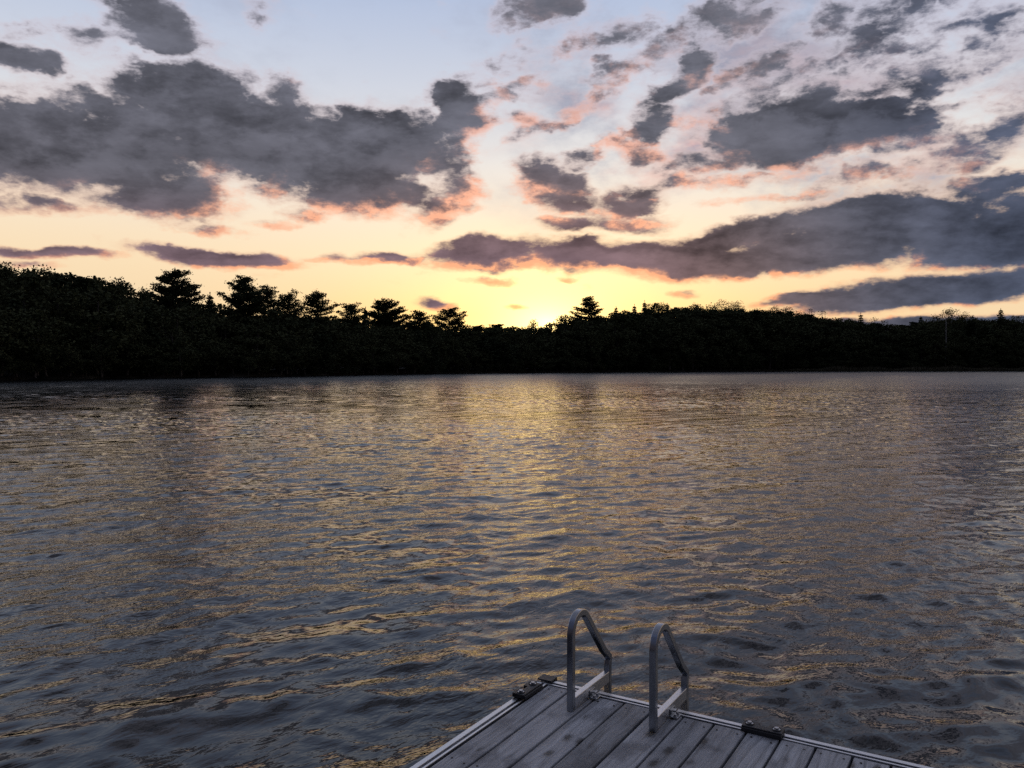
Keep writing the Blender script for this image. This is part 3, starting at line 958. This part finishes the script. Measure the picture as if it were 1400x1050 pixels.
bm = bmesh.new()
xs = [0.043, 0.1615]
x = 0.1725
pr = random.Random(3)
while x + .135 < DW - .09:
    xs += [x, x + 0.1335]
    x += 0.1442
for a, b in zip(xs[::2], xs[1::2]):
    dy = pr.uniform(-.0025, .0025)
    dz = pr.uniform(-.0018, .0012)
    add_box(bm, (a, -DL + .1, -0.038 + dz), (b, -(0.026 + dy), dz), 0.0035)
bm_obj('deck_boards', bm, M_WOOD, dock)

# screw heads: two across each board over every beam
bm = bmesh.new()
for a, b in zip(xs[::2], xs[1::2]):
    for yy in (.075, .9, 2.2, 3.5, 4.7):
        for q in (.2, .8):
            add_cyl(bm, (a + (b - a) * q + pr.uniform(-.006, .006), -yy + pr.uniform(-.008, .008), -.0005), .0046, .0045, 10)
mt, g, p = material('rusty_screw')
p.inputs['Base Color'].default_value = (0.045, 0.036, 0.03, 1)
p.inputs['Metallic'].default_value = 0.6
p.inputs['Roughness'].default_value = 0.55
screws = bm_obj('screws', bm, mt, dock)
screws['kind'] = 'stuff'

# aluminium edge extrusion: wide outer lip, slot, narrow inner lip, on a deep side skirt
def edge_profile(bm, axis, fixed, lo, hi, sgn):
    """fixed: coordinate of the outer face; sgn: inward direction"""
    def bx(u0, u1, z0, z1, bev=0.0015):
        a, b = sorted((fixed + sgn * u0, fixed + sgn * u1))
        if axis == 'x': add_box(bm, (lo, a, z0), (hi, b, z1), bev)
        else: add_box(bm, (a, lo, z0), (b, hi, z1), bev)
    bx(0.000, 0.026, -0.030, 0.003)              # outer lip
    bx(0.0262, 0.039, -0.034, -0.016)            # bottom of the slot
    bx(0.0392, 0.050, -0.032, 0.001)             # inner lip
    bx(0.004, 0.046, -0.200, -0.0345)            # skirt
bm = bmesh.new()
edge_profile(bm, 'x', 0.034, -0.020, DW, -1)
bm_obj('edge_rail', bm, M_ALU, dock)
bm = bmesh.new()
edge_profile(bm, 'y', -0.022, -DL, -0.017, 1)
bm_obj('edge_rail', bm, M_ALU, dock)
bm = bmesh.new()
edge_profile(bm, 'y', DW + .002, -DL, -0.017, -1)
bm_obj('edge_rail', bm, M_ALU, dock)
bm = bmesh.new()
for yy in (-.9, -2.2, -3.5, -4.7):
    add_box(bm, (0.05, yy - .03, -.16), (DW - .06, yy + .03, -.042))
bm_obj('cross_beam', bm, M_ALU, dock)
for xx in (.15, 1.35, 2.55):
    bm = bmesh.new()
    add_box(bm, (xx, -DL + .25, -.52), (xx + .85, -.16, -.205), .05)
    bm_obj('float', bm, M_FLOAT, dock, smooth=False)


def bracket(cx, cy, rz):
    """black moulded clip over the edge rail: notched top with two bolt wells"""
    L, W_, z0, z1 = 0.172, 0.066, 0.0045, 0.025
    hole = 0.0125
    bm = bmesh.new()
    # top view outline with a notch on the outer long side
    hx, hy = L / 2, W_ / 2
    out = [(-hx, -hy), (hx, -hy), (hx, hy), (0.020, hy), (0.020, hy - .024), (-0.020, hy - .024), (-0.020, hy), (-hx, hy)]
    vs = [bm.verts.new((a, b, z0)) for a, b in out]
    f = bm.faces.new(vs)
    ex = bmesh.ops.extrude_face_region(bm, geom=[f])
    bmesh.ops.translate(bm, verts=[v for v in ex['geom'] if isinstance(v, bmesh.types.BMVert)], vec=(0, 0, z1 - z0))
    bmesh.ops.recalc_face_normals(bm, faces=bm.faces)
    bmesh.ops.bevel(bm, geom=list(bm.edges), offset=.003, segments=2, affect='EDGES', profile=.5)
    # flange hanging over the inner side
    add_box(bm, (-hx, -hy - .008, -.004 + z0), (hx, -hy - .0005, z1 - .006), .002)
    # raised rims of the two wells
    for s in (-1, 1):
        ring_v = bmesh.ops.create_cone(bm, cap_ends=False, segments=24, radius1=.0205, radius2=.018, depth=.006, matrix=Matrix.Translation((s * .058, 0, z1 + .002)))
    o = bm_obj('rail_clip', bm, M_BLACK, dock)
    o.location = (cx, cy, 0)
    o.rotation_euler = (0, 0, rz)
    for s in (-1, 1):
        bm = bmesh.new()
        add_cyl(bm, (s * .058, 0, z1 + .0015), .0165, .003, 20)
        add_cyl(bm, (s * .058, 0, z1 + .006), .0105, .007, 6)
        b = bm_obj('bolt', bm, M_BOLT, o)
    return o


bracket(1.095, 0.004, 0.0)
bracket(0.000, -0.165, R(90))
bm = bmesh.new()
add_box(bm, (-.034, -.004, .0055), (.046, .064, .013), .002)
add_box(bm, (-.034, .036, -.06), (.046, .064, .005), .002)
bm_obj('corner_plate', bm, M_BLACK, dock)

# ------------------------------------------------------------------ swim ladder
lad = tag(empty('swim_ladder', (C0[0], C0[1], DECK_Z), DA), 'silver grey metal swim ladder with two looped handrails, bolted over the dock edge', 'ladder')
TW = 0.031
RAD, CY, CZ = 0.085, 0.151, 0.352
prof = [(0.236, 0.003), (0.236, 0.12), (0.236, 0.25)]
for k in range(13):
    a = R(138.7 * k / 12)
    prof.append((CY + RAD * math.cos(a), CZ + RAD * math.sin(a)))
yb, zb = prof[-1]
for s_ in (0.10, 0.20, 0.30):
    prof.append((yb - 0.66 * s_, zb - 0.75 * s_))
yb, zb = yb - 0.66 * 0.375, zb - 0.75 * 0.375
for k in range(6):
    a = R(41.3 * (1 - k / 5))
    prof.append((yb - 0.075 * (math.cos(R(0)) - math.cos(a)) * 1.0 - 0.02 * k / 5 * 0.5, zb - 0.05 * k / 5 - 0.008 * k))
yv = prof[-1][0]
for z_ in (-0.10, -0.40, -0.80, -1.10):
    prof.append((yv, z_))


def sweep(bm, X, path, w, d, rad=0.0035):
    """rounded square tube along a path in the plane x = X"""
    sec = []
    for qx, qy, a0 in ((1, 1, 0), (-1, 1, 90), (-1, -1, 180), (1, -1, 270)):
        for a in (0, 45, 90):
            t = R(a0 + a)
            sec.append((qx * (w / 2 - rad) + rad * math.cos(t), qy * (d / 2 - rad) + rad * math.sin(t)))
    rings = []
    for i, (y_, z_) in enumerate(path):
        p0, p1 = path[max(0, i - 1)], path[min(len(path) - 1, i + 1)]
        t = Vector((-(p1[0] - p0[0]), p1[1] - p0[1])).normalized()     # local y = -inward
        nrm = Vector((-t.y, t.x))
        rings.append([bm.verts.new((X + a, -y_ + nrm.x * b, z_ + nrm.y * b)) for a, b in sec])
    n_ = len(sec)
    for r0, r1 in zip(rings, rings[1:]):
        for k in range(n_):
            bm.faces.new((r0[k], r0[(k + 1) % n_], r1[(k + 1) % n_], r1[k]))
    bm.faces.new(rings[0][::-1]); bm.faces.new(rings[-1])
    bmesh.ops.recalc_face_normals(bm, faces=bm.faces)


XR = (0.278, 0.682)
for X in XR:
    bm = bmesh.new()
    sweep(bm, X, prof, TW, TW)
    rail = bm_obj('handrail', bm, M_TUBE, lad, smooth=True)
    rail.data.set_sharp_from_angle(angle=R(15))
    bm = bmesh.new()
    y0, y1 = -(0.236 - TW / 2 - .0008), -(yv + TW / 2 + .0008)
    add_box(bm, (X - .0145, y0, .006), (X + .0155, y1, .060), .002)
    bm_obj('crossbar', bm, M_ALU, lad)
    # clamp foot that bolts the bar to the dock edge
    bm = bmesh.new()
    add_box(bm, (X + .0165, -.075, .0045), (X + .052, -.018, .0085), .001)
    add_box(bm, (X + .0162, -.075, .0090), (X + .0200, -.018, .040), .001)
    fo = bm_obj('foot_bracket', bm, M_TUBE, lad)
    for yy in (-.062, -.032):
        bm = bmesh.new()
        add_cyl(bm, (X + .037, yy, .0098), .010, .0024, 16)
        add_cyl(bm, (X + .037, yy, .0150), .0072, .008, 6)
        bm_obj('bolt', bm, M_BOLT, fo)
for z_ in (-.24, -.50, -.76, -1.02):
    bm = bmesh.new()
    add_box(bm, (XR[0] + TW / 2 + .001, -yv - .03, z_ - .014), (XR[1] - TW / 2 - .001, -yv + .03, z_ + .014), .005)
    bm_obj('rung', bm, M_TUBE, lad)
